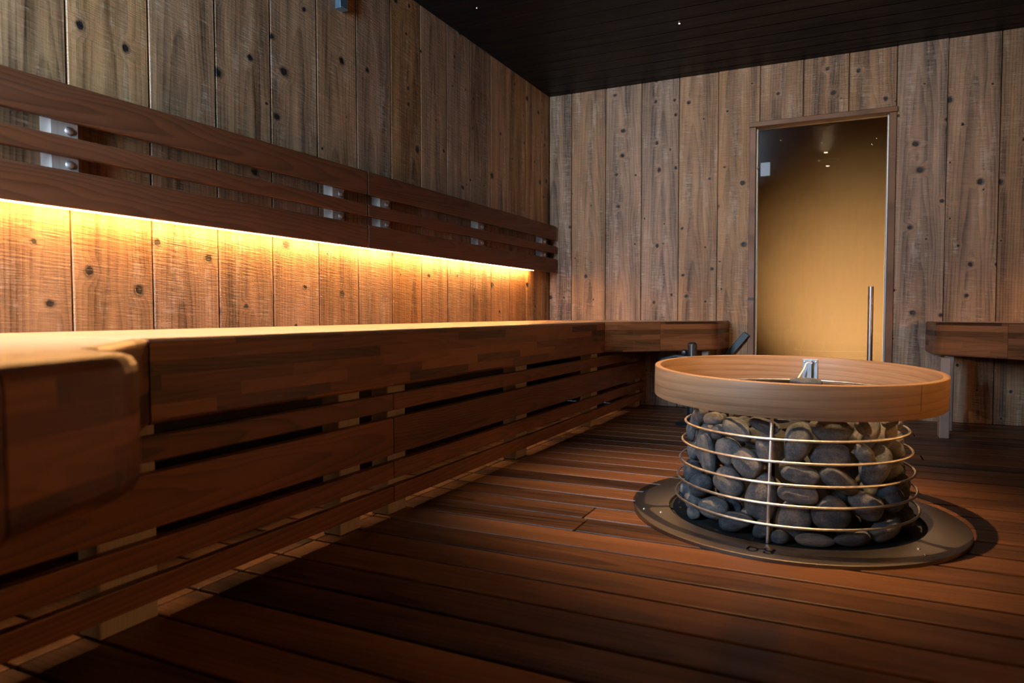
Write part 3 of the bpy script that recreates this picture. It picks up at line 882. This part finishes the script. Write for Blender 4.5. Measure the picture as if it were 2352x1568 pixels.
# ------------------------------------------------------------------ lights
def light(name, typ, loc, energy, color, **kw):
    l = bpy.data.lights.new(name, typ); l.energy = energy; l.color = color
    for k, v in kw.items(): setattr(l, k, v)
    o = bpy.data.objects.new(name, l); o.location = loc; COL.objects.link(o); return o
def aim(o, target):
    o.rotation_euler = (Vector(target) - o.location).to_track_quat('-Z', 'Y').to_euler()
s = light('downlight_beam', 'SPOT', (1.922, -2.985, HC - .014), 500, (1, .60, .27), spot_size=math.radians(53), spot_blend=1.0, shadow_soft_size=.014); aim(s, (1.86, -2.60, 0))
s = light('downlight_beam', 'SPOT', (1.917, -3.755, HC - .02), 4, (1, .68, .40), spot_size=math.radians(60), spot_blend=1.0, shadow_soft_size=.014); aim(s, (1.917, -3.5, 0))
# added fill spot at the heater downlight, brightens the door wall
s = light('wall_fill', 'SPOT', (1.922, -2.985, HC - .014), 100, (1, .71, .43), spot_size=math.radians(84), spot_blend=1.0, shadow_soft_size=.014); aim(s, (1.50, 0, 1.62))
# daylight entering by the window behind the camera
a = light('daylight', 'AREA', ((NX0 + NX1) / 2, YN - .14, (NB + NZ) / 2), 250, (.54, .75, 1.0), shape='RECTANGLE', size=NX1 - NX0, size_y=NZ - NB)
a.rotation_euler = (PI / 2, 0, 0)
# downward lens of the strip hidden under the bench
a = light('bench_underlight', 'AREA', (.63, -2.5, .588), 3.6, (1, .70, .38), shape='RECTANGLE', size=.01, size_y=4.2, spread=math.radians(42))
# corridor lamp that washes the amber wall behind the glass
s = light('corridor_lamp', 'SPOT', (2.16, .30, .15), 330, (1, .73, .52), spot_size=math.radians(66), spot_blend=1.0, shadow_soft_size=.05); aim(s, (2.20, 1.90, .84))

w = bpy.data.worlds.new('World'); sc.world = w; w.use_nodes = True
w.node_tree.nodes['Background'].inputs[0].default_value = (.35, .55, .8, 1); w.node_tree.nodes['Background'].inputs[1].default_value = .25

# ------------------------------------------------------------------ camera
cd = bpy.data.cameras.new('camera'); cam = bpy.data.objects.new('camera', cd); COL.objects.link(cam)
cd.sensor_width = 36; cd.lens = 1611.05 * 36 / 2352; cd.clip_start = .02
r_ = Vector((.8999063, .43608131, -.00131819)); u_ = Vector((-.01631673, .0366919, .99919341)); f_ = Vector((-.43577794, .89915894, -.0401347))
Mc = Matrix((r_, u_, -f_)).transposed().to_4x4(); Mc.translation = Vector((2.20459515, -5.23870538, .70))
cam.matrix_world = Mc
cd.dof.use_dof = True; cd.dof.focus_distance = 3.2; cd.dof.aperture_fstop = 2.8
sc.camera = cam
sc.view_settings.view_transform = 'Standard'; sc.view_settings.look = 'None'; sc.view_settings.exposure = 0; sc.view_settings.gamma = 1
sc.view_settings.use_curve_mapping = False
try:
    sc.cycles.use_denoising = True; sc.cycles.denoiser = 'OPENIMAGEDENOISE'
    sc.cycles.use_adaptive_sampling = True; sc.cycles.adaptive_threshold = .1; sc.cycles.adaptive_min_samples = 16
    sc.cycles.max_bounces = 5; sc.cycles.diffuse_bounces = 3; sc.cycles.glossy_bounces = 2; sc.cycles.transparent_max_bounces = 8
    sc.cycles.sample_clamp_indirect = 6
except Exception: pass
